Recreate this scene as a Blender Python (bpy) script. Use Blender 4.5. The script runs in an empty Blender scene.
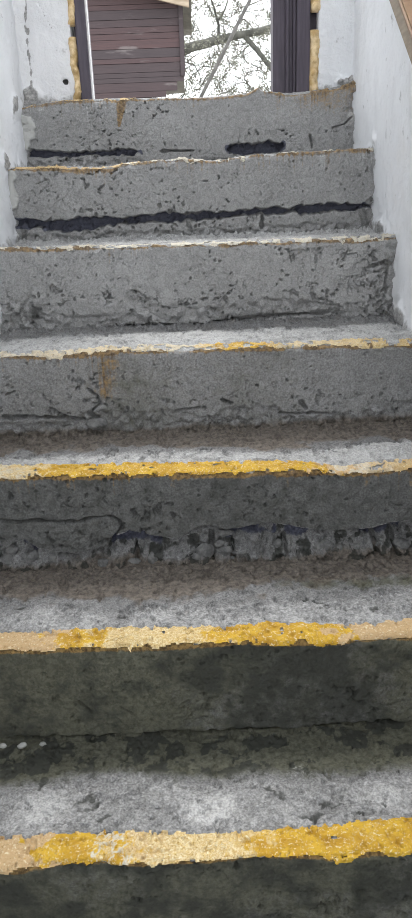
import bpy, bmesh, math, random
import numpy as np
from mathutils import Matrix, Vector
random.seed(7)
S = bpy.context.scene
COL = S.collection

# ------------------------------------------------------------------ camera (eye at the world origin)
PITCH, YAW, ROLL, FPX = 0.3594, 0.0052, -0.0388, 727.5
cp, sp, cy, sy = math.cos(PITCH), math.sin(PITCH), math.cos(YAW), math.sin(YAW)
FW = np.array([sy*cp, cy*cp, -sp]); R0 = np.array([cy, -sy, 0.0]); U0 = np.cross(R0, FW)
RT = math.cos(ROLL)*R0 + math.sin(ROLL)*U0; UP = -math.sin(ROLL)*R0 + math.cos(ROLL)*U0

def at(px, py, Y=None, X=None, Z=None):
    """the point of a real plane (Y=, X= or Z= constant) that was measured at this pixel of the photograph"""
    d = FW + RT*(px-206)/FPX + UP*(459-py)/FPX
    if Y is not None: return d*(Y/d[1])
    if X is not None: return d*(X/d[0])
    return d*(Z/d[2])

cam = bpy.data.cameras.new('camera'); co = bpy.data.objects.new('camera', cam); COL.objects.link(co)
co.matrix_world = Matrix(((RT[0], UP[0], -FW[0], 0), (RT[1], UP[1], -FW[1], 0), (RT[2], UP[2], -FW[2], 0), (0, 0, 0, 1)))
cam.sensor_fit = 'VERTICAL'; cam.sensor_height = 36; cam.lens = FPX*36/918; cam.clip_start = 0.02
S.camera = co

# ------------------------------------------------------------------ noise
def _hash(ix, iy, iz, seed):
    h = (ix.astype(np.int64)*374761393 + iy.astype(np.int64)*668265263 + iz.astype(np.int64)*2147483647 + seed*144665) & 0x7fffffff
    h = ((h ^ (h >> 13))*1274126177) & 0x7fffffff
    h = ((h ^ (h >> 16))*668265263) & 0x7fffffff
    return ((h ^ (h >> 15)) & 0xffff)/65535.0

def vnoise(x, y, z=0.0, seed=0):
    x, y = np.broadcast_arrays(np.asarray(x, float), np.asarray(y, float)); z = np.zeros_like(x)+z
    ix, iy, iz = np.floor(x), np.floor(y), np.floor(z)
    fx, fy, fz = x-ix, y-iy, z-iz
    fx, fy, fz = [f*f*f*(f*(f*6-15)+10) for f in (fx, fy, fz)]
    ix, iy, iz = ix.astype(np.int64), iy.astype(np.int64), iz.astype(np.int64)
    r = 0
    for a in (0, 1):
        for b in (0, 1):
            for c in (0, 1):
                w = (fx if a else 1-fx)*(fy if b else 1-fy)*(fz if c else 1-fz)
                r = r + w*_hash(ix+a, iy+b, iz+c, seed)
    return r                                    # 0..1

def fbm(x, y, scale, octv=4, seed=0, gain=.5):
    r, a, t = 0, 1.0, 0
    for o in range(octv):
        r = r + a*vnoise(np.asarray(x)*scale*2**o, np.asarray(y)*scale*2**o, o*7.3, seed+o); t += a; a *= gain
    return r/t

def worley(x, y, scale, seed=0):
    x = np.asarray(x)*scale; y = np.asarray(y)*scale
    ix, iy = np.floor(x).astype(np.int64), np.floor(y).astype(np.int64)
    d1 = np.full(x.shape, 9.); d2 = np.full(x.shape, 9.); idv = np.zeros(x.shape)
    for a in (-1, 0, 1):
        for b in (-1, 0, 1):
            cx, cyy = ix+a, iy+b; z0 = np.zeros_like(cx)
            px = cx+_hash(cx, cyy, z0, seed); py = cyy+_hash(cx, cyy, z0+1, seed)
            d = np.hypot(x-px, y-py)
            n = d < d1
            d2 = np.where(n, d1, np.minimum(d2, d)); idv = np.where(n, _hash(cx, cyy, z0+2, seed), idv); d1 = np.where(n, d, d1)
    return d1, d2, idv

def ss(a, b, v):
    t = np.clip((v-a)/(b-a), 0, 1); return t*t*(3-2*t)

def pdist(x, y, pts):
    """distance to a polyline and position along it (0..1)"""
    best = np.full(np.shape(x), 1e9); par = np.zeros(np.shape(x)); n = len(pts)-1
    for i in range(n):
        (ax, ay), (bx, by) = pts[i], pts[i+1]
        dx, dy = bx-ax, by-ay; L = dx*dx+dy*dy+1e-12
        t = np.clip(((x-ax)*dx+(y-ay)*dy)/L, 0, 1)
        d = np.hypot(x-ax-t*dx, y-ay-t*dy); m = d < best
        best = np.where(m, d, best); par = np.where(m, (i+t)/n, par)
    return best, par

# ------------------------------------------------------------------ materials
def new_mat(name):
    m = bpy.data.materials.new(name); m.use_nodes = True; nt = m.node_tree; nt.nodes.clear()
    o = nt.nodes.new('ShaderNodeOutputMaterial'); b = nt.nodes.new('ShaderNodeBsdfPrincipled')
    nt.links.new(b.outputs[0], o.inputs[0]); return m, nt, b

class NT:
    def __init__(s, nt):
        s.nt = nt; tc = nt.nodes.new('ShaderNodeTexCoord'); s.co = tc.outputs['Object']
    def lk(s, a, b):
        if isinstance(a, (int, float)): b.default_value = a
        elif isinstance(a, tuple): b.default_value = (*a, 1) if len(a) == 3 else a
        else: s.nt.links.new(a, b)
    def noise(s, scale, detail=5, rough=.55, co=None, dist=0):
        n = s.nt.nodes.new('ShaderNodeTexNoise'); s.nt.links.new(co or s.co, n.inputs['Vector'])
        n.inputs['Scale'].default_value = scale; n.inputs['Detail'].default_value = detail
        n.inputs['Roughness'].default_value = rough; n.inputs['Distortion'].default_value = dist; return n.outputs['Fac']
    def voro(s, scale, feature='F1', co=None):
        n = s.nt.nodes.new('ShaderNodeTexVoronoi'); n.feature = feature; s.nt.links.new(co or s.co, n.inputs['Vector'])
        n.inputs['Scale'].default_value = scale; return n.outputs['Distance']
    def scaleco(s, v):
        n = s.nt.nodes.new('ShaderNodeMapping'); s.nt.links.new(s.co, n.inputs[0]); n.inputs['Scale'].default_value = v; return n.outputs[0]
    def ramp(s, fac, a, b, lo=0., hi=1.):
        n = s.nt.nodes.new('ShaderNodeMapRange'); n.interpolation_type = 'SMOOTHSTEP'; s.lk(fac, n.inputs[0])
        n.inputs[1].default_value = a; n.inputs[2].default_value = b; n.inputs[3].default_value = lo; n.inputs[4].default_value = hi; return n.outputs[0]
    def mix(s, f, a, b, mode='MIX'):
        n = s.nt.nodes.new('ShaderNodeMix'); n.data_type = 'RGBA'; n.blend_type = mode
        s.lk(f, n.inputs[0]); s.lk(a, n.inputs[6]); s.lk(b, n.inputs[7]); return n.outputs[2]
    def math(s, op, a, b=0., c=None):
        n = s.nt.nodes.new('ShaderNodeMath'); n.operation = op; s.lk(a, n.inputs[0]); s.lk(b, n.inputs[1])
        if c is not None: s.lk(c, n.inputs[2])
        return n.outputs[0]
    def attr(s, name):
        n = s.nt.nodes.new('ShaderNodeAttribute'); n.attribute_name = name
        p = s.nt.nodes.new('ShaderNodeSeparateColor'); s.nt.links.new(n.outputs['Color'], p.inputs[0]); return p.outputs
    def bump(s, h, b, strength=.5, dist=.004, prev=None):
        n = s.nt.nodes.new('ShaderNodeBump'); n.inputs['Strength'].default_value = strength; n.inputs['Distance'].default_value = dist
        s.nt.links.new(h, n.inputs['Height'])
        if prev: s.nt.links.new(prev, n.inputs['Normal'])
        if b: s.nt.links.new(n.outputs[0], b.inputs['Normal'])
        return n.outputs[0]

def concrete_mat():
    m, nt, b = new_mat('concrete'); N = NT(nt)
    A = N.attr('wear'); B = N.attr('stain_shade'); C = N.attr('shade_tone')
    n1 = N.noise(5, 7, .6); n2 = N.noise(38, 6, .65); n3 = N.noise(260, 3, .6); n4 = N.noise(110, 4, .7)
    c = N.mix(N.ramp(n1, .3, .7), (.175, .175, .175), (.265, .265, .265))
    c = N.mix(N.ramp(n2, .3, .72), N.mix(.5, c, (.10, .10, .10)), c)
    c = N.mix(N.ramp(n3, .3, .7), N.mix(.50, c, (.07, .07, .07)), N.mix(.24, c, (.5, .5, .5)))
    c = N.mix(N.ramp(N.noise(150, 4, .7), .60, .68, 0, .55), c, (.05, .05, .05))
    c = N.mix(N.math('MULTIPLY', C[1], .75), c, N.mix(.5, c, (.60, .59, .57), 'SCREEN'))
    def masked(col, mask, colour, amt, spread=.75, nn=n2):
        f = N.math('ADD', mask, N.math('MULTIPLY', N.math('SUBTRACT', nn, .5), spread))
        f = N.math('MULTIPLY', N.ramp(f, .18, .72), amt)
        return N.mix(f, col, colour)
    c = masked(c, A[2], N.mix(N.ramp(n4, .35, .65), (.056, .057, .036), (.105, .105, .070)), .86)     # algae
    c = masked(c, A[0], N.mix(N.ramp(n3, .3, .7), (.36, .36, .36), (.60, .60, .59)), .80, .9, n4)       # pale worn cement
    c = masked(c, A[1], N.mix(N.ramp(n4, .3, .7), (.080, .066, .055), (.21, .18, .15)), .88)            # brown dust
    c = masked(c, B[2], (.036, .038, .033), .85, .55)                                                   # dark mould, and shade painted between the rubble
    c = masked(c, B[0], N.mix(N.ramp(n4, .35, .65), (.10, .055, .018), (.36, .22, .07)), .75, .8, n4)   # rust and paint runs
    c = masked(c, C[0], N.mix(N.ramp(n4, .3, .7), (.034, .038, .070), (.085, .09, .13)), .85, .8)  # blue-black shade painted into grooves and hollows
    c = masked(c, B[1], (.55, .55, .53), .85, .6, n4)                                                   # plaster smears
    nt.links.new(c, b.inputs['Base Color']); b.inputs['Roughness'].default_value = .93
    b.inputs['Specular IOR Level'].default_value = .25
    h = N.math('ADD', N.math('MULTIPLY', n4, .7), N.math('MULTIPLY', n3, .4))
    p = N.bump(N.ramp(N.noise(70, 5, .7), .34, .5), None, .55, .004)
    N.bump(h, b, .75, .005, p); return m

def paint_mat():
    m, nt, b = new_mat('yellow_edge_paint'); N = NT(nt)
    A = N.attr('paint')
    n1 = N.noise(28, 6, .65); n2 = N.noise(120, 5, .7); n3 = N.noise(330, 3, .6)
    f = N.math('ADD', N.math('ADD', A[0], N.math('MULTIPLY', N.math('SUBTRACT', n3, .5), .8)), N.math('MULTIPLY', N.math('SUBTRACT', n2, .5), 1.3))
    c = N.mix(N.ramp(f, .2, .7), N.mix(N.ramp(n3, .35, .65), (.62, .42, .16), (.86, .74, .46)), N.mix(N.ramp(n1, .3, .7), (.52, .28, .012), (.76, .48, .035)))
    g = N.math('ADD', A[1], N.math('MULTIPLY', N.math('SUBTRACT', n1, .5), .5))
    c = N.mix(N.ramp(g, .25, .7, 0, .9), c, (.62, .42, .22))
    c = N.mix(N.ramp(N.math('ADD', A[2], N.math('MULTIPLY', N.math('SUBTRACT', n2, .5), .8)), .3, .7, 0, .9), c, (.66, .63, .56))
    c = N.mix(N.ramp(n2, .60, .72, 0, .6), c, (.28, .17, .06))
    c = N.mix(N.ramp(N.noise(210, 4, .75), .54, .66, 0, .85), c, (.90, .82, .58))
    c = N.mix(N.ramp(N.noise(240, 4, .75), .56, .68, 0, .8), c, (.33, .19, .045))
    nt.links.new(c, b.inputs['Base Color']); b.inputs['Roughness'].default_value = .7
    p = N.bump(n2, None, .9, .006); N.bump(n3, b, .9, .004, p); return m

def plaster_mat(name, tint, grime=.5):
    m, nt, b = new_mat(name); N = NT(nt)
    A = N.attr('wear')
    n1 = N.noise(3.5, 6, .6); n2 = N.noise(26, 7, .7); n3 = N.noise(150, 4, .6); n4 = N.noise(14, 5, .6, N.scaleco((1, 1, .35)))
    c = N.mix(N.ramp(n1, .3, .7), tuple(t*.93 for t in tint), tint)
    c = N.mix(N.ramp(n4, .52, .72, 0, .16), c, (.52, .53, .55))
    c = N.mix(N.ramp(n2, .63, .70, 0, grime), c, (.22, .21, .20))
    c = N.mix(N.ramp(N.noise(34, 6, .75, N.scaleco((1, 1, .22))), .63, .70, 0, .6), c, (.25, .25, .26))
    c = N.mix(N.ramp(N.noise(2.2, 4, .6), .5, .7, 0, .5), c, (.80, .78, .75))
    f = N.math('ADD', A[0], N.math('MULTIPLY', N.math('SUBTRACT', n2, .5), 1.0))
    c = N.mix(N.ramp(f, .35, .65, 0, .85), c, N.mix(N.ramp(n3, .35, .65), (.17, .165, .16), (.38, .37, .35)))
    f2 = N.math('ADD', A[1], N.math('MULTIPLY', N.math('SUBTRACT', n3, .5), .6))
    c = N.mix(N.ramp(f2, .35, .6), c, (.05, .048, .046))
    nt.links.new(c, b.inputs['Base Color']); b.inputs['Roughness'].default_value = .9
    p = N.bump(N.ramp(n2, .3, .7), None, .5, .008); N.bump(n3, b, .4, .004, p); return m

def simple_mat(name, c1, c2, scale=20, rough=.7, stretch=(1, 1, 1), bumpd=.003, detail=6):
    m, nt, b = new_mat(name); N = NT(nt)
    n = N.noise(scale, detail, .62, N.scaleco(stretch))
    nt.links.new(N.mix(N.ramp(n, .3, .7), c1, c2), b.inputs['Base Color']); b.inputs['Roughness'].default_value = rough
    N.bump(n, b, .5, bumpd); return m

def plank_mat():
    m, nt, b = new_mat('weathered_planks'); N = NT(nt)
    A = N.attr('board')
    g = N.noise(3, 7, .65, N.scaleco((1.2, 1.2, 26))); n2 = N.noise(2.2, 5, .6, N.scaleco((1, 1, 5)))
    base = N.mix(A[0], (.050, .038, .042), (.078, .042, .043))
    c = N.mix(N.ramp(g, .3, .7), N.mix(.5, base, (.028, .022, .026)), base)
    c = N.mix(N.ramp(n2, .6, .72, 0, .6), c, (.17, .15, .15))
    nt.links.new(c, b.inputs['Base Color']); b.inputs['Roughness'].default_value = .8; N.bump(g, b, .4, .006); return m

M = {}
M['concrete'] = concrete_mat(); M['paint'] = paint_mat()
M['plaster'] = plaster_mat('white_plaster', (.87, .885, .91)); M['pier'] = plaster_mat('grey_white_plaster', (.83, .83, .84), .4)
M['shade_slab'] = simple_mat('shading_ceiling_plaster', (.6, .6, .6), (.7, .7, .7), 8, .9)
M['floor'] = simple_mat('floor_concrete', (.10, .10, .09), (.2, .2, .19), 12, .9)
M['ground'] = simple_mat('outdoor_ground', (.38, .37, .34), (.52, .51, .48), 3, .95)
M['jamb'] = simple_mat('dark_brown_frame', (.050, .040, .056), (.082, .066, .088), 9, .55, (14, 14, 1), .001)
M['jamb_light'] = simple_mat('jamb_light_white', (.78, .77, .76), (.9, .9, .9), 30, .5)
M['foam'] = simple_mat('yellow_foam', (.46, .30, .12), (.86, .68, .42), 45, .8, (1, 1, 1), .006)
M['wood'] = simple_mat('varnished_wood', (.16, .082, .030), (.25, .135, .055), 5, .45, (9, 1, 9), .0008)
M['woodside'] = simple_mat('weathered_wood_edge', (.25, .20, .15), (.36, .29, .21), 16, .7, (6, 1, 6), .001)
M['metal'] = simple_mat('grey_metal', (.22, .22, .23), (.34, .34, .35), 30, .45)
M['pole'] = simple_mat('pale_grey_pole', (.06, .058, .055), (.12, .115, .11), 20, .6)
M['bark'] = simple_mat('tree_bark', (.050, .050, .045), (.115, .115, .10), 14, .95, (1, 1, .3), .01)
M['planks'] = plank_mat()
M['palewood'] = simple_mat('pale_board', (.22, .17, .12), (.34, .28, .21), 6, .8, (1, 6, 6))
M['roof'] = simple_mat('roof_felt', (.09, .085, .075), (.15, .14, .12), 10, .9)
M['stone'] = simple_mat('stone_plinth', (.2, .2, .19), (.34, .33, .31), 10, .9)
M['chip'] = simple_mat('concrete_chip', (.085, .085, .085), (.20, .20, .195), 70, .95, (1, 1, 1), .003)
M['palechip'] = simple_mat('pale_cement_chip', (.30, .31, .29), (.46, .46, .44), 60, .95, (1, 1, 1), .003)
lm, nt, b = new_mat('leaf_green'); N = NT(nt)
nt.links.new(N.mix(N.ramp(N.noise(3, 3), .3, .7), (.13, .13, .10), (.21, .21, .17)), b.inputs['Base Color']); b.inputs['Roughness'].default_value = .7; M['leaf'] = lm

# ------------------------------------------------------------------ object helpers
def link_mesh(name, me, mat, parent=None, smooth=True):
    if smooth: me.polygons.foreach_set('use_smooth', np.ones(len(me.polygons), bool))
    if mat: me.materials.append(mat)
    o = bpy.data.objects.new(name, me); COL.objects.link(o)
    if parent is not None:
        o.parent = parent
        me.transform(Matrix.Translation(-parent_world(parent))); 
    return o
def parent_world(p):
    v = Vector(p.location)
    while p.parent: p = p.parent; v = v+Vector(p.location)
    return v
def from_np(name, V, F, mat, parent=None, attrs=None, smooth=True):
    me = bpy.data.meshes.new(name)
    me.from_pydata(V.tolist() if hasattr(V, 'tolist') else V, [], F.tolist() if hasattr(F, 'tolist') else F)
    for an, arr in (attrs or {}).items():
        a = me.attributes.new(an, 'FLOAT_COLOR', 'POINT'); a.data.foreach_set('color', np.ascontiguousarray(arr, dtype=np.float32).ravel())
    me.update(); return link_mesh(name, me, mat, parent, smooth)
def thing(name, label, cat, loc=(0, 0, 0), group=None, kind=None):
    o = bpy.data.objects.new(name, None); COL.objects.link(o); o.location = loc; o.empty_display_size = .1
    tag(o, label, cat, group, kind); return o
def tag(o, label=None, cat=None, group=None, kind=None):
    if label: o['label'] = label
    if cat: o['category'] = cat
    if group: o['group'] = group
    if kind: o['kind'] = kind
    return o
def bm_obj(name, bm, mat, parent=None, smooth=False):
    bmesh.ops.recalc_face_normals(bm, faces=bm.faces)
    me = bpy.data.meshes.new(name); bm.to_mesh(me); bm.free(); return link_mesh(name, me, mat, parent, smooth)
def bm_box(bm, lo, hi, bev=0.0):
    r = bmesh.ops.create_cube(bm, size=1)
    for v in r['verts']: v.co = Vector([(lo[i]+hi[i])/2+v.co[i]*(hi[i]-lo[i]) for i in range(3)])
    if bev:
        es = list({e for v in r['verts'] for e in v.link_edges})
        bmesh.ops.bevel(bm, geom=es, offset=bev, segments=2, affect='EDGES')
def tube(bm, pts, rads, n=8):
    pts = [Vector(p) for p in pts]; rings = []
    for i, p in enumerate(pts):
        d = (pts[min(i+1, len(pts)-1)]-pts[max(i-1, 0)]).normalized()
        a = d.cross(Vector((0.31, .2, .93))).normalized(); c = d.cross(a)
        rings.append([bm.verts.new(p+(a*math.cos(t)+c*math.sin(t))*rads[i]) for t in [2*math.pi*k/n for k in range(n)]])
    for i in range(len(rings)-1):
        for k in range(n): bm.faces.new((rings[i][k], rings[i][(k+1) % n], rings[i+1][(k+1) % n], rings[i+1][k]))
    bm.faces.new(rings[0][::-1]); bm.faces.new(rings[-1])

# ------------------------------------------------------------------ the staircase
Y1, Z1, T, RR = .8298, -.971, .28, .2071
XL, XR = -.519, .523
Yk = lambda k: Y1+T*(k-1)
Zk = lambda k: Z1+RR*(k-1)
EDGE = {1: [(0, 868), (40, 867), (70, 863), (100, 862), (138, 864), (200, 862), (272, 856), (345, 857), (360, 854), (411, 850)],
        2: [(0, 651), (60, 648), (138, 646), (200, 644), (272, 641), (340, 641), (411, 637)],
        3: [(0, 477), (138, 474), (272, 472), (325, 471), (345, 474), (411, 468)],
        4: [(0, 355), (60, 355), (120, 350), (206, 349), (300, 346), (411, 344)],
        5: [(0, 248), (70, 247), (140, 244), (200, 244), (270, 241), (330, 240), (396, 236)],
        6: [(8, 168), (25, 167), (60, 166), (100, 168), (130, 162), (185, 158), (210, 161), (260, 153), (330, 150), (374, 147)],
        7: [(16, 107), (30, 106), (60, 101), (80, 100), (140, 98), (185, 98), (215, 97), (245, 94), (258, 88), (270, 91), (290, 93), (310, 91), (330, 88), (345, 84), (353, 81)]}
def rv(k, pts):  # photo points lying on riser k -> (X, Z) on that riser
    return [tuple(at(x, y, Y=Yk(k))[[0, 2]]) for x, y in pts]
def tr(k, pts):  # photo points lying on tread k -> (X, Y) on that tread
    return [tuple(at(x, y, Z=Zk(k))[[0, 1]]) for x, y in pts]

stair = thing('concrete_staircase', 'worn grey concrete staircase climbing between white walls, yellow paint on its edges', 'staircase', (0, Y1, Zk(0)))

# grooves: (step, polyline in photo, half height px, depth m)
GROOVE = [
 (6, [(18, 224), (60, 224), (100, 222), (140, 219), (200, 217), (260, 212), (300, 211), (374, 206)], 3.5, .034),
 (6, [(45, 227), (70, 227), (95, 224)], 3.2, .034), (6, [(23, 224), (23, 240)], 2.2, .02), (6, [(262, 212), (262, 228)], 1.6, .02),(6, [(362, 206), (366, 226)], 2.5, .015),
 (7, [(20, 153), (60, 154), (100, 152), (140, 151)], 2.7, .03), (7, [(228, 149), (250, 149), (282, 145)], 3.4, .034),
 (7, [(160, 151), (195, 150)], 1.0, .015), (7, [(332, 128), (345, 124), (352, 118)], .6, .010), (7, [(310, 134), (312, 148)], .6, .010),
 (5, [(112, 328), (150, 326), (206, 325)], 1.6, .02), (5, [(206, 324), (260, 317), (330, 312)], 1.5, .018), (5, [(366, 268), (388, 262), (384, 300)], 1.2, .012),
 (2, [(0, 738), (100, 736), (206, 733), (300, 729), (411, 722)], 3.6, .03),
 (4, [(280, 414), (315, 413), (343, 414), (345, 427)], 1.1, .012), (4, [(84, 385), (97, 395), (100, 404), (88, 413), (97, 418), (104, 422)], 1.3, .014),
 (4, [(50, 408), (60, 415), (84, 420)], 1.2, .012), (4, [(0, 418), (30, 417), (60, 418), (84, 419)], 1.6, .016), (4, [(176, 411), (200, 407)], .9, .01),
 (4, [(221, 400), (233, 403)], 1.8, .014), (4, [(300, 401), (307, 409)], 1.8, .014), (4, [(5, 395), (15, 391)], 1.1, .01),
 (3, [(0, 522), (18, 524), (35, 522), (60, 523), (80, 522), (95, 518), (112, 517), (120, 521), (122, 528), (112, 538), (100, 543)], .95, .012),
 (3, [(190, 533), (200, 528), (208, 526), (222, 530)], 1.1, .014),
 (2, [(180, 704), (190, 699)], 1.4, .010), (2, [(195, 719), (208, 716)], 1.2, .010), (2, [(78, 700), (92, 712)], 1.3, .01), (2, [(120, 706), (134, 714)], 1.3, .01),
 (2, [(355, 695), (350, 700), (362, 704)], 1.3, .010),
 (1, [(318, 908), (336, 905)], 1.5, .010), (1, [(358, 897), (364, 893)], 1.6, .01),
]
# zones of the photograph with short dark scars: step, x range, y range, how many, length px, 0 any way / 1 level / 2 on the tread
SCARS = [(7, 55, 100, 104, 142, 12, 5, 0), (7, 60, 340, 136, 152, 16, 6, 1), (7, 150, 330, 100, 130, 8, 4, 0),
         (6, 30, 120, 172, 205, 26, 5, 0), (6, 120, 360, 170, 205, 22, 4, 0), (6, 20, 370, 222, 236, 40, 5, 1), (6, 345, 372, 155, 215, 14, 5, 0),
         (5, 0, 62, 285, 326, 46, 5, 0), (5, 100, 165, 290, 324, 46, 5, 0), (5, 206, 262, 258, 300, 26, 5, 0), (5, 280, 320, 250, 280, 16, 5, 0), (5, 340, 394, 248, 316, 60, 5, 0), (5, 160, 345, 296, 322, 40, 6, 1), (5, 0, 380, 250, 300, 24, 4, 0),
         (4, 0, 50, 365, 402, 12, 6, 0), (4, 70, 112, 372, 424, 26, 6, 0), (4, 0, 411, 405, 430, 60, 6, 1), (4, 200, 250, 394, 410, 10, 5, 0), (4, 285, 411, 380, 426, 26, 6, 0), (4, 110, 200, 360, 412, 14, 5, 0),
         (3, 0, 411, 482, 520, 36, 5, 0), (3, 50, 110, 495, 515, 10, 6, 1), (3, 0, 110, 535, 572, 26, 6, 0), (3, 200, 411, 535, 572, 40, 7, 0),
         (2, 70, 104, 690, 718, 22, 6, 0), (2, 0, 60, 668, 705, 16, 6, 1), (2, 118, 215, 690, 722, 24, 6, 1), (2, 340, 375, 676, 712, 26, 6, 0), (2, 220, 411, 655, 722, 26, 5, 0), (2, 60, 200, 655, 690, 16, 4, 0),
         (1, 0, 411, 872, 930, 60, 5, 0), (1, 310, 370, 890, 915, 10, 7, 1),
         (4, 0, 411, 320, 338, 50, 9, 2), (4, 206, 400, 318, 330, 36, 10, 2), (3, 0, 411, 434, 458, 100, 8, 2), (3, 330, 411, 445, 460, 24, 8, 2), (2, 0, 411, 576, 622, 130, 8, 2), (1, 0, 411, 745, 828, 110, 6, 2), (1, 300, 411, 790, 820, 24, 9, 2), (5, 0, 390, 236, 242, 14, 8, 2)]
# rough cavity under the broken render of the third riser
CAV = [(-60, 548), (0, 552), (12, 545), (24, 540), (36, 547), (50, 551), (80, 553), (108, 546), (114, 535), (130, 531), (160, 537), (178, 538), (190, 533), (200, 528), (208, 526), (226, 530),
       (245, 527), (270, 523), (290, 525), (310, 528), (335, 531), (352, 528), (372, 526), (385, 522), (411, 519), (470, 515)]
SLOT = [((212, 535), (213, 574), 3.2), ((285, 540), (287, 555), 2.5), ((374, 530), (378, 556), 3.5), ((393, 530), (397, 566), 2.5), ((96, 548), (99, 556), 3), ((232, 545), (234, 566), 2.5),((136,545),(137,570),2)]

# paint along each edge: (px, yellow, tan, pale)
PAINT = {1: [(0, .1, 1, 0), (38, .15, .9, 0), (48, 1, 0, 0), (95, 1, 0, 0), (108, .1, 0, .7), (122, .6, .1, .2), (140, .25, .5, .1), (180, .25, .1, .15), (235, .3, .1, .2), (262, .5, .3, 0), (280, .95, .1, 0), (340, 1, 0, 0), (358, .6, .2, .2), (380, 1, 0, 0), (411, .9, .1, 0)],
         2: [(0, .15, .8, .2), (45, .2, .8, .1), (55, .75, .3, 0), (85, .8, .1, .1), (100, .3, 0, .3), (150, .3, .1, .3), (215, .35, .1, .2), (230, .8, 0, 0), (330, .95, .05, 0), (345, .2, .9, .1), (411, .3, .8, .2)],
         3: [(0, .2, .3, .5), (35, .35, .3, .2), (50, 1, .1, 0), (150, .9, 0, 0), (310, 1, .05, 0), (325, .4, .7, .1), (345, .2, .4, .6), (411, .4, .5, .3)],
         4: [(0, .25, .4, .6), (100, .3, .3, .5), (200, .3, .1, .6), (240, .7, .1, .2), (290, .4, .2, .5), (411, .45, .3, .4)],
         5: [(0, 0, .4, .9), (80, .1, .5, .6), (200, 0, .2, 1), (411, .1, .4, .8)],
         6: [(0, .3, .6, .2), (120, .3, .5, .3), (140, 0, .2, 1), (374, 0, .35, .8)],
         7: [(0, .3, .6, .2), (130, .3, .5, .3), (250, .1, .5, .6), (353, 0, .4, .8)]}
PWID = {1: .062, 2: .052, 3: .058, 4: .042, 5: .05, 6: .03, 7: .02}
PEDGE = {1: [(0, 840), (60, 836), (140, 832), (200, 833), (270, 830), (340, 823), (411, 819)],
         2: [(0, 632), (60, 630), (140, 627), (206, 625), (270, 622), (340, 621), (411, 617)],
         3: [(0, 468), (138, 465), (272, 462), (340, 463), (411, 459)]}

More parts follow.
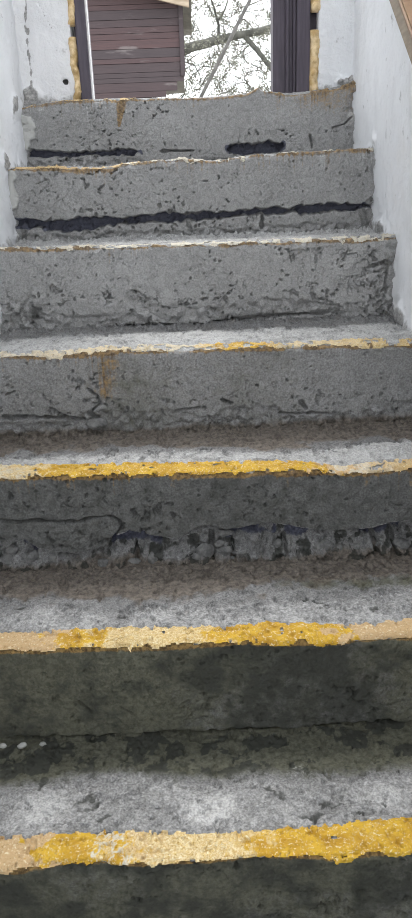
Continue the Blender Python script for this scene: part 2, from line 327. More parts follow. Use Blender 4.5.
def build_step(k):
    dx = .0019
    y0, z0, zb = Yk(k), Zk(k), Zk(k-1)
    x0, x1 = XL-.008, XR+.008
    nx = int((x1-x0)/dx)+1; X = np.linspace(x0, x1, nx)
    rn = .007
    low = zb-.03
    zr = np.arange(low, z0-rn, dx); rows = [(y0, z, -1., 0., 0) for z in zr]
    for i in range(1, 6):
        a = math.pi/2*i/6; rows.append((y0+rn-rn*math.cos(a), z0-rn+rn*math.sin(a), -math.cos(a), math.sin(a), 1))
    depth = T+.10 if k < 7 else .45
    for yy in np.arange(y0+rn, y0+depth, (.0024 if k < 4 else .003)): rows.append((yy, z0, 0., 1., 2))
    rw = np.array(rows); ns = len(rw)
    GX = np.repeat(X[None, :], ns, 0); BY = np.repeat(rw[:, 0:1], nx, 1); BZ = np.repeat(rw[:, 1:2], nx, 1)
    NY = rw[:, 2:3]; NZ = rw[:, 3:4]; kind = rw[:, 4]
    isr = np.repeat((kind < 1.5)[:, None], nx, 1); ist = ~isr
    d = np.clip(BY-y0, 0, 9)                     # depth back from the edge
    v = BZ-zb                                    # height above the tread below
    sd = k*31
    # surface coordinate for the 2D noises (unrolled profile)
    UVs = np.where(isr, BZ-z0, d)
    disp = (fbm(GX, UVs, 7, 4, sd, .42)-.5)*.011+(fbm(GX, UVs, 90, 3, sd+5, .6)-.5)*.0032
    pale = np.zeros_like(GX); brown = np.zeros_like(GX); moss = np.zeros_like(GX); rust = np.zeros_like(GX); plas = np.zeros_like(GX); dark = np.zeros_like(GX); navy_shade = np.zeros_like(GX)
    # pits
    pn = fbm(GX, UVs*1.25, 75, 3, sd+9); region = fbm(GX, UVs, 7, 3, sd+17)
    lowr = np.where(isr, 1-ss(.02, .12, v), 0)
    thr = .84-.12*ss(.52, .74, region)-.06*lowr*(k in (3, 4, 5, 6))
    disp -= np.where(isr, ss(thr, thr+.02, pn)*.016, 0)
    disp -= np.where(ist, ss(.70, .76, pn)*.006, 0)
    # crumbling foot of the risers
    if k in (3, 4, 5, 6, 7):
        foot = {3: .03, 4: .050, 5: .055, 6: .03, 7: .03}[k]
        fl = foot*(.45+1.1*fbm(GX, 0*GX, 8, 3, sd+23))
        w1, w2, idv = worley(GX, BZ, 42, sd)
        rough = (.55-w1)*.018*(idv > .35)+(fbm(GX, BZ, 45, 3, sd+29)-.6)*.016
        m = ss(0, .012, fl-v)*isr
        disp = disp*(1-m)+m*(rough-.004)
    for kk, pts, hw, dep in GROOVE:
        if kk != k: continue
        P = rv(k, pts); pxm = 1/np.linalg.norm(at(206, 459, Y=y0)-at(207, 459, Y=y0))
        wob = (fbm(GX, BZ, 60, 3, sd+41)-.5)*(1.3 if k > 5 else 2.2)*hw/pxm+(fbm(GX, BZ, 14, 2, sd+43)-.5)*1.4*hw/pxm
        dd, t = pdist(GX, BZ, P); dep = dep*(1.9 if hw < 2 else 1.2)
        taper = np.clip(np.minimum(t, 1-t)*12+.35, 0, 1) if hw < 4 else 1
        m = (1-ss(hw/pxm*taper*.8, hw/pxm*taper*1.15+.0006, dd+wob))*isr
        disp = disp*(1-m)-m*dep
        if k >= 6 and hw > 2.5: navy_shade += .95*(1-ss(hw/pxm*.55, hw/pxm*1.25, dd+wob*1.2))*isr  # shadow of the deep grooves, painted as dark blue
    if k == 3:
        nbz = fbm(GX, BZ, 20, 3, 66)
        E = np.array(rv(3, CAV)); ez = np.interp(GX, E[:, 0], E[:, 1])+(fbm(GX, 0*GX, 45, 3, 77)-.5)*.008
        m = ss(0, .004, ez-BZ)*isr
        wx = GX+.010*(fbm(GX, BZ, 40, 3, 3)-.5); wz = BZ+.010*(fbm(GX, BZ, 40, 3, 4)-.5)
        w1, w2, idv = worley(wx, wz, 40, 5); v1, v2, iv = worley(wx, wz, 85, 9)
        rec = -.026+.012*np.clip(1-w1*1.3, 0, 1)*idv+(fbm(GX, BZ, 42, 5, 6, .68)-.5)*.062
        hol = 0
        for xa, xb in ((108, 162), (224, 278), (284, 312), (362, 404), (18, 34)):
            a_, b_ = rv(3, [(xa, 530), (xb, 530)]); hol = np.maximum(hol, ss(a_[0]-.004, a_[0]+.01, GX)*(1-ss(b_[0]-.01, b_[0]+.004, GX)))
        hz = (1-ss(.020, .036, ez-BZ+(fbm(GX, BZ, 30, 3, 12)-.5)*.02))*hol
        rec = rec-.014*hz-.008*(1-ss(.001, .009, ez-BZ))
        for a, bb, hw in SLOT:
            dd, t = pdist(GX, BZ, rv(3, [a, bb])); rec = rec-.03*(1-ss(hw/480*.5, hw/480*1.1, dd+(fbm(GX, BZ, 50, 3, 8)-.5)*.008))
        rec = np.maximum(rec+.024*(1-ss(.0, .040, v+(nbz-.5)*.03)), -.09); navy_shade += m*1.1*hz*ss(.34, .46, fbm(GX, BZ, 22, 4, 21)); gap_shade = m*ss(.46, .66, fbm(GX, BZ, 38, 4, 25, .6))*.75  # shade of the hollows and rubble gaps painted in as dark colour
        disp = disp*(1-m)+m*rec
        # the loose tongue of render stands a little proud
        tongue = rv(3, [(40, 534), (70, 535), (105, 528)]); dd, _ = pdist(GX, BZ, tongue)
        disp += .004*(1-ss(.018, .03, dd))*(1-m)*isr
    # cracks, gouges and pits: noise contours inside the zones where the photo shows them
    zone = np.zeros_like(GX); tz = np.zeros_like(GX)
    for kk, xa, xb, ya, yb, cnt, ln_, horiz in SCARS:
        if kk != k: continue
        P = np.array((rv if horiz < 2 else tr)(k, [(xa, ya), (xb, ya), (xa, yb), (xb, yb)])); W2 = BZ if horiz < 2 else BY
        lo, hi = P.min(0), P.max(0); q = .012
        win = ss(lo[0]-q, lo[0]+q, GX)*(1-ss(hi[0]-q, hi[0]+q, GX))*ss(lo[1]-q, lo[1]+q, W2)*(1-ss(hi[1]-q, hi[1]+q, W2))
        den = min(1, cnt*ln_*ln_/(abs(xb-xa)*abs(yb-ya)+1)*2.2)
        if horiz < 2: zone = np.maximum(zone, win*den*isr)
        else: tz = np.maximum(tz, win*den*ist)
    if zone.max() > 0:
        gx = GX+.006*(fbm(GX, UVs, 60, 3, sd+201)-.5); gz = UVs+.006*(fbm(GX, UVs, 60, 3, sd+202)-.5)
        brk = fbm(GX, UVs, 24, 3, sd+203)
        rd = np.abs(fbm(gx, gz*1.2, 17, 5, sd+204, .6)-.5); cut = .0010+.0105*zone*ss(.50, .66, brk)
        disp -= isr*(zone > .02)*(1-ss(cut*.55, cut*1.2, rd))*ss(.46, .56, brk)*.016
        pit = fbm(gx, gz, 95, 3, sd+206, .55); th = .82-.20*zone*ss(.46, .66, fbm(GX, UVs, 15, 3, sd+207))
        disp -= isr*ss(th, th+.03, pit)*.014
        flake = fbm(gx, gz, 26, 4, sd+208, .6); fm = ss(.545, .56, flake)*zone*ss(.4, .6, brk); disp -= isr*fm*.0045
    if tz.max() > 0:
        pit = fbm(GX, BY*.7, 60, 4, sd+209, .6); th = .74-.13*tz
        disp -= ist*ss(th, th+.04, pit)*.006
    # chipped arris
    near = np.exp(-(np.where(isr, z0-BZ, d)/.010)**2)
    ch = fbm(GX, 0*GX+k, 22, 4, sd+51); chf = fbm(GX, UVs, 120, 2, sd+53)
    disp -= near*(.009*ss(.52, .70, ch)+.006*(chf-.4))
    # rear debris on treads
    if k < 7:
        back = ss(.0, .09 if k > 1 else .05, d-(T-(.09 if k > 1 else .06)))
        deb = fbm(GX, BY, 30, 4, sd+61)
        amp = {1: .004, 2: .005, 3: .009, 4: .010, 5: .010, 6: .008}[k]
        w1, w2, idv = worley(GX, BY, 70, sd+3)
        disp += ist*back*amp*(deb*1.2+1.3*np.clip(.5-w1, 0, 1)*(idv > .45)); disp += ist*(idv > .80)*np.clip(.42-w1, 0, 1)*.010
    # ---- colour masks (dirt, wear and stains, with painted shade in the rubble gaps)
    nb = fbm(GX, UVs, 6, 4, sd+71); nm = fbm(GX, UVs, 22, 4, sd+73)
    if k <= 2:
        moss += isr*(.66 if k == 1 else .56+.22*ss(-.2, .3, -GX+.05)+.18*ss(.2, .4, GX))*(.5+1.0*nb); dark += isr*(.30 if k == 1 else .50*ss(-.14, .14, GX+(nb-.5)*.25)*(1-ss(.20, .40, GX+(nb-.5)*.2))+.08)
    if k == 3: moss += isr*(.12+.5*(nb-.5)); dark += gap_shade+isr*.52*(BZ > np.interp(GX, *np.array(rv(3, CAV)).T))
    if k == 4: moss += isr*(.26+.6*(nb-.5)); dark += isr*.12
    if k >= 5: pale += isr*(.10+.45*(nb-.5))*(1 if k > 5 else .8); dark += isr*np.clip((nm-.5)*.9, 0, 1)*.5
    if k <= 2: dark += isr*np.clip((nm-.42)*1.3, 0, 1)
    # brown dust on top of the rear of the treads and on the foot of the risers
    bz = {1: .0, 2: 1.15, 3: 1.1, 4: .25, 5: .1, 6: .1, 7: .0}[k]
    blen = {1: .1, 2: .10, 3: .095, 4: .09, 5: .09, 6: .08, 7: .1}[k]
    brown += ist*bz*ss(T-blen-.05, T-blen+.03, d+(nb-.5)*.10+(nm-.5)*.10)*(.62+.75*fbm(GX, BY, 30, 4, sd+75))
    if k in (4, 3): brown += isr*(1-ss(.0, .035, v+(nb-.5)*.03))*.8
    if k == 4: brown += isr*(1-ss(.0, .10, np.hypot((GX-rv(4, [(108, 375)])[0][0])*1.6, BZ-rv(4, [(108, 375)])[0][1])))*.30
    if k == 2:
        gl, _ = pdist(GX, BY, tr(2, [(280, 582), (411, 580)])); moss += ist*.7*(1-ss(.0, .05, gl))*nm*1.6
        brown *= 1-.6*(1-ss(.0, .05, gl))*ist
    # pale worn fronts of the treads
    pf = {1: .50, 2: .62, 3: .85, 4: .92, 5: .8, 6: .8, 7: .7}[k]
    pl = {1: .17, 2: .13, 3: .14, 4: .21, 5: .3, 6: .3, 7: .4}[k]
    pale += ist*pf*(1-ss(pl-.03, pl+.03, d+(nb-.5)*.06))*(.72+.6*(nm-.5))
    if k == 1:
        for (px, py, r, s) in [(210, 808, .06, .32), (196, 812, .05, .2), (225, 800, .04, .25), (300, 770, .04, .3), (390, 800, .06, .35), (40, 812, .08, .25)]:
            c = tr(1, [(px, py)])[0]; pale += ist*s*(1-ss(0, r, np.hypot(GX-c[0], (BY-c[1])*1.3)))
        md = ss(T-.13, T-.075, d+(nb-.5)*.05)
        dark += ist*md*ss(.50, .60, fbm(GX, BY, 26, 5, 301, .6))*.85
        moss += ist*md*.62
        moss += ist*.22
        for a, bb, r in [((78, 804), (92, 797), .008), ((90, 809), (98, 803), .008), ((100, 822), (108, 816), .006), ((40, 790), (44, 780), .006), ((325, 804), (340, 802), .006), ((345, 815), (360, 812), .004), ((300, 818), (318, 815), .007), ((270, 790), (285, 800), .006), ((375, 803), (384, 802), .004)]:
            dd, t = pdist(GX, BY, tr(1, [a, bb])); mk = (1-ss(r*.2, r*1.5, dd+(fbm(GX, BY, 90, 3, 5)-.5)*.022)); dark += ist*mk*.62; disp -= ist*mk*.0012
    if k == 2:
        for a, bb, r in [((118, 614), (124, 613), .006), ((20, 608), (26, 606), .005), ((322, 604), (345, 606), .005), ((158, 624), (164, 623), .004), ((372, 605), (380, 604), .006), ((300, 596), (330, 602), .004)]:
            dd, t = pdist(GX, BY, tr(2, [a, bb])); mk = 1-ss(r*.2, r*1.5, dd+(fbm(GX, BY, 90, 3, 5)-.5)*.02); dark += ist*mk*.6; disp -= ist*mk*.003
    if k == 3:
        dd, t = pdist(GX, BY, tr(3, [(370, 450), (411, 446)])); pale += ist*.5*(1-ss(.02, .06, dd)); disp += ist*(fbm(GX, BY, 50, 3, 5)-.5)*.02*(1-ss(.02, .06, dd))
    # rusty runs below the painted edge
    dz0 = z0-BZ
    st = fbm(GX, 0*GX+.37*k, 210, 3, sd+81); wide = fbm(GX, 0*GX, 11, 3, sd+83)
    ln = .02+.09*ss(.45, .75, wide)
    rust += isr*np.clip(ss(.45, .75, st)*(1-ss(0, ln, dz0))*.42*(k >= 3), 0, 1)
    rust += isr*(1-ss(.004, .013, dz0+(nm-.5)*.012))*(.85 if k < 6 else .55)
    lines = ss(.735, .80, vnoise(GX*330, 0*GX, k, sd+85))*(wide > .42)
    pale += isr*lines*(1-ss(.01, .03+.09*vnoise(GX*60, 0*GX, k, 3), dz0))*.32*(k >= 4)
    if k == 7:
        dd, t = pdist(GX, BZ, rv(7, [(121, 100), (119, 124)])); rust += isr*.9*(1-ss(.004, .02*(1.1-t)+.004, dd))
        rust += isr*.5*ss(.2, .45, GX)*(.4+nm)*(1-ss(0, .16, dz0))
    if k == 4:
        for px in (105, 112):
            dd, t = pdist(GX, BZ, rv(4, [(px, 352), (px-2, 392)])); rust += isr*.75*(1-ss(.0, .035, dd+(nm-.5)*.03))*st
    if k == 6:
        dd, t = pdist(GX, BZ, rv(6, [(30, 168), (80, 169), (110, 166)])); rust += isr*.6*(1-ss(.004, .018, dd+(nm-.5)*.02))
    # plaster smears at the ends of the upper risers
    if k in (6, 7):
        e = {7: [(14, 107), (30, 112), (33, 130), (30, 150), (14, 160)], 6: [(2, 168), (16, 172), (20, 190), (16, 208), (2, 222)]}[k]
        P = np.array(rv(k, e)); xl = np.interp(-BZ, -P[:, 1], P[:, 0])
        mk = isr*(1-ss(-.006, .006, GX-xl+(nm-.5)*.05))*(v > .035); plas += mk*.9; disp += mk*(.006+.006*nm)
    if k in (5, 6, 7):
        xr = rv(k, [({5: 386, 6: 371, 7: 344}[k], {5: 270, 6: 175, 7: 110}[k])])[0][0]
        mk = isr*ss(-.006, .010, GX-xr+(nm-.5)*.05)*(v > .03)
        disp += mk*((fbm(GX, BZ, 60, 3, 4)-.5)*.022); plas += mk*.35*ss(.5, .6, nm)
        if k == 5: dark += mk*.3
    if k == 5: # crumbled patches
        for px, py, r in [(30, 310, .07), (20, 320, .09), (140, 300, .05), (350, 285, .05), (375, 290, .06)]:
            c = rv(5, [(px, py)])[0]; mk = isr*(1-ss(r*.3, r, np.hypot(GX-c[0], (BZ-c[1])*1.4))); pn2 = fbm(GX, BZ, 48, 3, 15+px)
            disp -= mk*ss(.54, .60, pn2)*.008; dark += mk*.25*ss(.4, .6, nm)
    if k == 7: dark += isr*(1-ss(.02, .09, np.hypot(GX-.02, (BZ-rv(7, [(200, 130)])[0][1])*1.5)))*.1
    clean = isr*{1: 0, 2: 0, 3: .12, 4: .3, 5: .75, 6: .66, 7: .66}[k]+0*GX
    # ---- place
    E = np.array([at(px, py, Y=y0)[[0, 2]] for px, py in EDGE[k]]); dz = np.interp(GX, E[:, 0], E[:, 1])-z0
    wz = np.where(isr, np.clip(v/RR, 0, 1)**2, np.exp(-d/.10))
    ramp_in = 1.0
    PX = GX; PY = BY+NY*disp; PZ = BZ+NZ*disp+dz*wz
    V = np.stack([PX, PY, PZ], -1).reshape(-1, 3)
    idx = np.arange(ns*nx).reshape(ns, nx)
    F = np.stack([idx[:-1, :-1], idx[:-1, 1:], idx[1:, 1:], idx[1:, :-1]], -1).reshape(-1, 4)
    # closing back and underside
    base = len(V); yb = y0+depth
    ex = np.array([[x0, yb, low], [x1, yb, low]]); V2 = np.vstack([V, ex])
    top = idx[-1]; bot = idx[0]
    FL = F.tolist()+[list(map(int, top))+[base+1, base], list(map(int, bot[::-1]))+[base, base+1],
         list(map(int, idx[:, 0]))[::-1]+[base] if False else [int(idx[0, 0]), int(idx[-1, 0]), base], [int(idx[-1, -1]), int(idx[0, -1]), base+1]]
    def pack(a, b, c, e=None):
        e = np.ones_like(a) if e is None else e
        q = np.stack([np.clip(a, 0, 1.2), np.clip(b, 0, 1.2), np.clip(c, 0, 1.2), np.clip(e, 0, 1.2)], -1).reshape(-1, 4)
        return np.vstack([q, np.zeros((2, 4))])
    so = from_np('step' if k < 7 else 'landing', V2, FL, M['concrete'], stair, {'wear': pack(pale, brown, moss), 'stain_shade': pack(rust, plas, dark), 'shade_tone': pack(navy_shade, clean, navy_shade*0)})
    if k == 3: so['label'] = 'third riser with broken render and exposed rubble'
    # ---- paint on the edge, its own thin skin
    pw = PWID[k]*np.ones_like(GX)
    if k in PEDGE:
        Q = np.array([at(px, py, Z=z0)[:2] for px, py in PEDGE[k]]); pw = np.interp(GX, Q[:, 0], Q[:, 1])-y0
    if k >= 4: pw = pw*(.5+1.0*fbm(GX, 0*GX, 18, 3, sd+90))
    pw = pw+(fbm(GX, UVs, 110, 3, sd+91)-.5)*.014+(fbm(GX, UVs, 14, 3, sd+94)-.5)*.006
    hang = .002+.005*ss(.4, .8, fbm(GX, UVs, 60, 4, sd+92))+.008*ss(.62, .8, fbm(GX, 0*GX, 15, 3, sd+93))
    keep = np.where(isr, dz0 < hang, d < pw)
    wearn = fbm(GX, UVs, 60, 4, sd+95)
    lim = {1: .86, 2: .82, 3: .76, 4: .62, 5: .56, 6: .50, 7: .42}[k]
    lx = np.ones_like(GX)*lim
    if k == 7: lx = np.where(GX < -.12, .50, lx); lx = np.where((GX > -.1) & (GX < .17), .1, lx); lx = np.where(GX > .17, .45, lx)
    if k == 6: lx = np.where(GX < -.15, .60, lx)
    keep &= wearn < lx
    keep[0] = False
    tab = PAINT[k]; xs = [at(t[0], 0, Y=y0)[0]*0+at(t[0], np.interp(t[0], *zip(*EDGE[k])), Y=y0)[0] for t in tab]
    GW = GX+(fbm(GX, UVs, 45, 5, sd+99, .65)-.5)*.20
    cols = [np.interp(GW, xs, [t[i] for t in tab]) for i in (1, 2, 3)]
    fk = keep[:-1, :-1] & keep[1:, :-1] & keep[:-1, 1:] & keep[1:, 1:]
    vm = np.zeros_like(keep); vm[:-1, :-1] |= fk; vm[1:, :-1] |= fk; vm[:-1, 1:] |= fk; vm[1:, 1:] |= fk
    ni = -np.ones(ns*nx, int); sel = np.flatnonzero(vm.ravel()); ni[sel] = np.arange(len(sel))
    off = .0010+.0030*fbm(GX, UVs, 80, 3, sd+97)*(k < 4)+.001*fbm(GX, UVs, 150, 2, sd+98)
    PV = np.stack([PX, PY+NY*off, PZ+NZ*off], -1).reshape(-1, 3)[sel]
    PF = ni[F[fk.ravel()]]
    lab = np.arange(len(sel))                       # islands of paint
    while True:
        mn = lab[PF].min(1); new = lab.copy()
        for c in range(4): np.minimum.at(new, PF[:, c], mn)
        new = new[new]
        if (new == lab).all(): break
        lab = new
    fl = lab[PF[:, 0]]; ids, cnt = np.unique(fl, return_counts=True); order = ids[np.argsort(-cnt)]; cnt = np.sort(cnt)[::-1]
    att = np.stack([*cols, np.ones_like(GX)], -1).reshape(-1, 4)[sel]
    for n_, (iid, cn) in enumerate(zip(order, cnt)):
        if n_ and cn < 60: break
        if k < 6 and n_ > 6 or n_ > 30: break
        ff = PF[fl == iid]; u, inv = np.unique(ff, return_inverse=True)
        from_np('yellow_edge_stripe' if k < 6 and n_ == 0 else 'paint_patch', PV[u], inv.reshape(-1, 4), M['paint'], so, {'paint': att[u]})
    return so

steps = {k: build_step(k) for k in range(1, 8)}

def rock(name, c, r, flat=(1, 1, 1), seed=0, mat=None, parent=None, sub=3):
    bm = bmesh.new(); bmesh.ops.create_icosphere(bm, subdivisions=sub, radius=1)
    rnd = random.Random(seed); ax = [Vector((rnd.uniform(-1, 1), rnd.uniform(-1, 1), rnd.uniform(-1, 1))).normalized() for _ in range(9)]
    ct = [rnd.uniform(.55, .9) for _ in ax]
    for v in bm.verts:
        p = v.co.copy()
        for a, t in zip(ax, ct):
            q = p.dot(a)
            if q > t: p -= a*(q-t)*.85
        p *= 1+.08*math.sin(7*p.x+seed)*math.cos(6*p.y+2*p.z)
        v.co = Vector((c[0]+p.x*r*flat[0], c[1]+p.y*r*flat[1], c[2]+p.z*r*flat[2]))
    return bm_obj(name, bm, mat or M['chip'], parent, False)

# stones showing in the broken third riser are parts of that step
STONES = [(64, 555, .012, (1.2, .8, 1.1), .012), (53, 558, .011, (1, .8, 1.1), .012), (12, 549, .014, (1.1, .8, .9), .014), (226, 532, .013, (1.5, .9, .6), .010), (262, 549, .010, (.8, .8, 1.6), .014),
          (277, 543, .010, (1, .8, 1.1), .014), (358, 548, .014, (1, .8, 1.1), .014), (205, 550, .018, (1.1, .7, 1.2), .016), (182, 556, .016, (1.2, .8, 1), .014)]
rs = random.Random(5)
for _ in range(86):
    px = rs.uniform(-30, 440); top = float(np.interp(px, *zip(*CAV))); py = rs.uniform(top+9, 572)
    if (106 < px < 164 or 360 < px < 404 or 228 < px < 282 or 284 < px < 314) and py < top+19: continue
    r = rs.choice((.006, .007, .009, .012, .015, .018)); STONES.append((px, py, r, (rs.uniform(.9, 1.4), .8, rs.uniform(.75, 1.2)), .022-r*.62))
for i, (px, py, r, fl, off) in enumerate(STONES):
    p = at(px, py, Y=Yk(3)+off); rock('exposed_stone', p, r, fl, 20+i, M['chip'], steps[3])
def on_tread(k, px, py): return at(px, py, Z=Zk(k))
loose = [(1, 25, 738, .0075, 'palechip', 'pale round pebble on the lowest visible tread, left of the others by the riser', .01),
         (1, 9, 730, .006, 'palechip', 'tiny pale pebble at the far left back of the lowest visible tread', .008),
         (1, 45, 738, .0055, 'palechip', 'small cement crumb right of the two pale pebbles on the lowest visible tread', .006),
         (4, 97, 424, .021, 'chip', 'rounded grey stone lying against the cracked foot of the fourth riser', .0)]
for k, px, py, r, mt, lab, _ in loose:
    if k == 4:
        p = at(px, py, Y=Yk(4)-.006)
    else:
        p = on_tread(k, px, py); p[1] = min(p[1], Yk(k+1)-r-.012); p[2] = Zk(k)+r*.75
    tag(rock('loose_pebble' if k == 1 else 'loose_stone', p, r, (1.25, .9, .85), int(px), M[mt]), lab, 'pebble' if k == 1 else 'stone')

# ------------------------------------------------------------------ walls
def wall_grid(name, plane, X, u0, u1, z0, z1, step, mat, sgn, feats=(), seed=0, und=.012, lines=()):
    nu, nz = int((u1-u0)/step)+1, int((z1-z0)/step)+1
    U, Zz = np.meshgrid(np.linspace(u0, u1, nu), np.linspace(z0, z1, nz))
    dsp = .001+(fbm(U, Zz, 3, 4, seed)-.5)*und+(fbm(U, Zz, 25, 3, seed+3)-.5)*.006
    a = np.zeros_like(U); hole = np.zeros_like(U)
    # bare, crusty foot of the plaster along the steps
    if plane == 'X':
        kf = np.clip(np.floor((U-Y1)/T)+1, 0, 7); zt = Z1+RR*(kf-1); h = Zz-zt
        knext = np.clip(kf+1, 0, 7); dn = (Yk(1)+T*(knext-1))-U; zn = Z1+RR*(knext-1)
        band = (1-ss(.0, .05, h+(fbm(U, Zz, 16, 3, seed+7)-.5)*.06))
        lip = (1-ss(.0, .03, dn+(fbm(U, Zz, 30, 3, seed+8)-.5)*.03))*(Zz < zn+.02)*(kf < 7)
        a = np.clip(.55*band+.35*lip, 0, 1); dsp += .004*band+(fbm(U, Zz, 50, 3, seed+9)-.5)*.014*np.clip(band+lip, 0, 1)
    else:
        a = .5*(1-ss(0, .04, Zz-Zk(7)+(fbm(U, Zz, 25, 3, seed+7)-.5)*.05)); dsp += (fbm(U, Zz, 50, 3, seed+9)-.5)*.010*a*2
    for (cu, cz, r, amp, bare, hl) in feats:
        q = np.hypot(U-cu, Zz-cz); w = 1-ss(r*.3, r, q+(fbm(U, Zz, 40, 3, seed+11)-.5)*r)
        dsp += amp*w*(.3+1.4*fbm(U, Zz, 45, 3, seed+13)); a = np.clip(a+bare*w, 0, 1); hole = np.clip(hole+hl*w, 0, 1)
    for pts, wd, am in lines:
        dd, t = pdist(U, Zz, pts); w = (1-ss(wd*.4, wd*1.3, dd+(fbm(U, Zz, 60, 3, seed+15)-.5)*wd*3)); a = np.clip(a+am*w, 0, 1); dsp -= .002*w
    if plane == 'X': V = np.stack([X+sgn*dsp, U, Zz], -1)
    else: V = np.stack([U, X+sgn*dsp, Zz], -1)
    V = V.reshape(-1, 3); idx = np.arange(nu*nz).reshape(nz, nu)
    F = np.stack([idx[:-1, :-1], idx[:-1, 1:], idx[1:, 1:], idx[1:, :-1]], -1).reshape(-1, 4).tolist()
    # thickness: back face and rim
    n = len(V); thick = .12
    cs = np.array([[u0, z0], [u1, z0], [u1, z1], [u0, z1]])
    B = np.stack([np.full(4, X-sgn*thick), cs[:, 0], cs[:, 1]], -1) if plane == 'X' else np.stack([cs[:, 0], np.full(4, X-sgn*thick), cs[:, 1]], -1)
    V = np.vstack([V, B])
    L = lambda r: [int(i) for i in r]
    F += [[n+3, n+2, n+1, n], L(idx[0])[::-1]+[n, n+1], L(idx[:, -1])[::-1]+[n+1, n+2], L(idx[-1])+[n+2, n+3], L(idx[:, 0])+[n+3, n]]
    at4 = np.vstack([np.stack([a, hole, a*0, a*0+1], -1).reshape(-1, 4), np.tile([0, 0, 0, 1.], (4, 1))])
    o = from_np(name, V, F, mat, None, {'wear': at4}); o['kind'] = 'structure'; return o

ZTOP, YD, YSHADE = 2.35, Yk(7)+.05, float(.75)
pR = lambda px, py: tuple(at(px, py, X=XR)[1:])
pL = lambda px, py: tuple(at(px, py, X=XL)[1:])
wall_grid('wall_right', 'X', XR, -1.2, YD+.14, -1.5, ZTOP, .008, M['plaster'], -1,
          [(*pR(354, 84), .035, .016, .9, .55), (*pR(374, 140), .03, .007, .3, 0), (*pR(382, 225), .03, .014, .4, 0), (*pR(400, 312), .05, .008, .3, 0)], 11)
wall_grid('wall_left', 'X', XL, -1.2, YD+.14, -1.5, ZTOP, .008, M['plaster'], 1,
          [(*pL(13, 106), .045, .010, .9, .3), (*pL(4, 164), .04, .009, .7, .1)], 23)
pB = lambda px, py: tuple(at(px, py, Y=YD)[[0, 2]])
# the narrow piers of the doorway wall
zb0 = Zk(7)-.05
wall_grid('wall_back_left', 'Y', YD, XL-.02, -.352, zb0, ZTOP, .004, M['pier'], -1, [(*pB(66, 82), .012, -.012, 0, 1.0), (*pB(28, 34), .008, -.004, .6, .3), (*pB(27, 60), .02, -.003, .3, 0), (*pB(30, 99), .05, .012, .7, 0)], 31, .008, [([pB(24, -20), pB(26, 8), pB(25, 25), pB(28, 48), pB(31, 70), pB(31, 92)], .003, .75), ([pB(38, 2), pB(45, 16), pB(52, 29)], .0022, .7), ([pB(28, 30), pB(29, 38)], .005, .8)])
wall_grid('wall_back_right', 'Y', YD, .412, XR+.02, zb0, ZTOP, .004, M['plaster'], -1, [(*pB(346, 84), .035, .022, .9, .3), (*pB(322, 30), .02, -.004, .3, .1)], 37, .010)

# ------------------------------------------------------------------ door frame
door = bpy.data.objects.new('door_1', None); COL.objects.link(door); door.location = (0, YD, Zk(7)); door['kind'] = 'structure'
zf = Zk(7)-.02
bm = bmesh.new(); bm_box(bm, (-.335, YD-.005, zf), (-.303, YD+.10, ZTOP-.1), .003); bm_box(bm, (-.345, YD+.03, zf), (-.325, YD+.10, ZTOP-.1), .002); bm_obj('jamb', bm, M['jamb'], door)
bm = bmesh.new(); bm_box(bm, (-.303, YD+.012, zf), (-.2975, YD+.03, ZTOP-.1), .001); bm_obj('jamb_light_strip', bm, M['jamb_light'], door)  # bright line of daylight along the jamb, put in as a white strip
bm = bmesh.new()
for a, b_, y in [(.274, .312, .030), (.312, .322, .012), (.324, .334, .022), (.334, .342, .004), (.344, .385, -.006)]:
    bm_box(bm, (a, YD+y, zf), (b_, YD+.11, ZTOP-.1), .0025)
bm_box(bm, (.30, YD+.05, zf), (.415, YD+.105, ZTOP-.1)); bm_obj('jamb', bm, M['jamb'], door)
bm = bmesh.new(); bm_box(bm, (-.345, YD, ZTOP-.1), (.385, YD+.11, ZTOP-.02), .004); bm_obj('head_rail', bm, M['jamb'], door)
def foam(xa, xb, pieces, seed):
    V = []; Fc = []
    for z0, z1 in pieces:
        n = int((z1-z0)/.004)+2; m = 9; base = len(V)
        for i in range(n):
            z = z0+(z1-z0)*i/(n-1); e = min(1, 4*min(i, n-1-i)/6+.15)
            wob = (fbm(np.array(z), np.array(seed), 30, 3, seed)-.5)*.018
            for j in range(m):
                t = math.pi*j/(m-1); r = .6+.8*float(fbm(np.array(z*1.0), np.array(j*.006), 60, 3, seed+2))
                x = (xa+xb)/2+wob-math.cos(t)*(xb-xa)/2*min(1, .6+.5*e)*1.12; y = YD+.012-math.sin(t)*.022*r*e
                V.append((x, y, z))
        for i in range(n-1):
            for j in range(m-1):
                q = base+i*m+j; Fc.append((q, q+1, q+m+1, q+m))
            q = base+i*m; Fc.append((q+m-1, q, q+m, q+2*m-1))
        Fc.append(tuple(range(base, base+m))[::-1]); Fc.append(tuple(range(base+(n-1)*m, base+n*m)))
    return from_np('foam_seal', np.array(V), Fc, M['foam'], door)
zq = lambda px, py: float(at(px, py, Y=YD)[2])
foam(-.358, -.334, [(zf, zq(72, 36)), (zq(72, 26), zq(70, -14)), (zq(70, -20), 1.2), (1.22, ZTOP-.1)], 3)
foam(.384, .414, [(zf, zq(314, 29)), (zq(314, 12), 1.0), (1.03, ZTOP-.1)], 8)

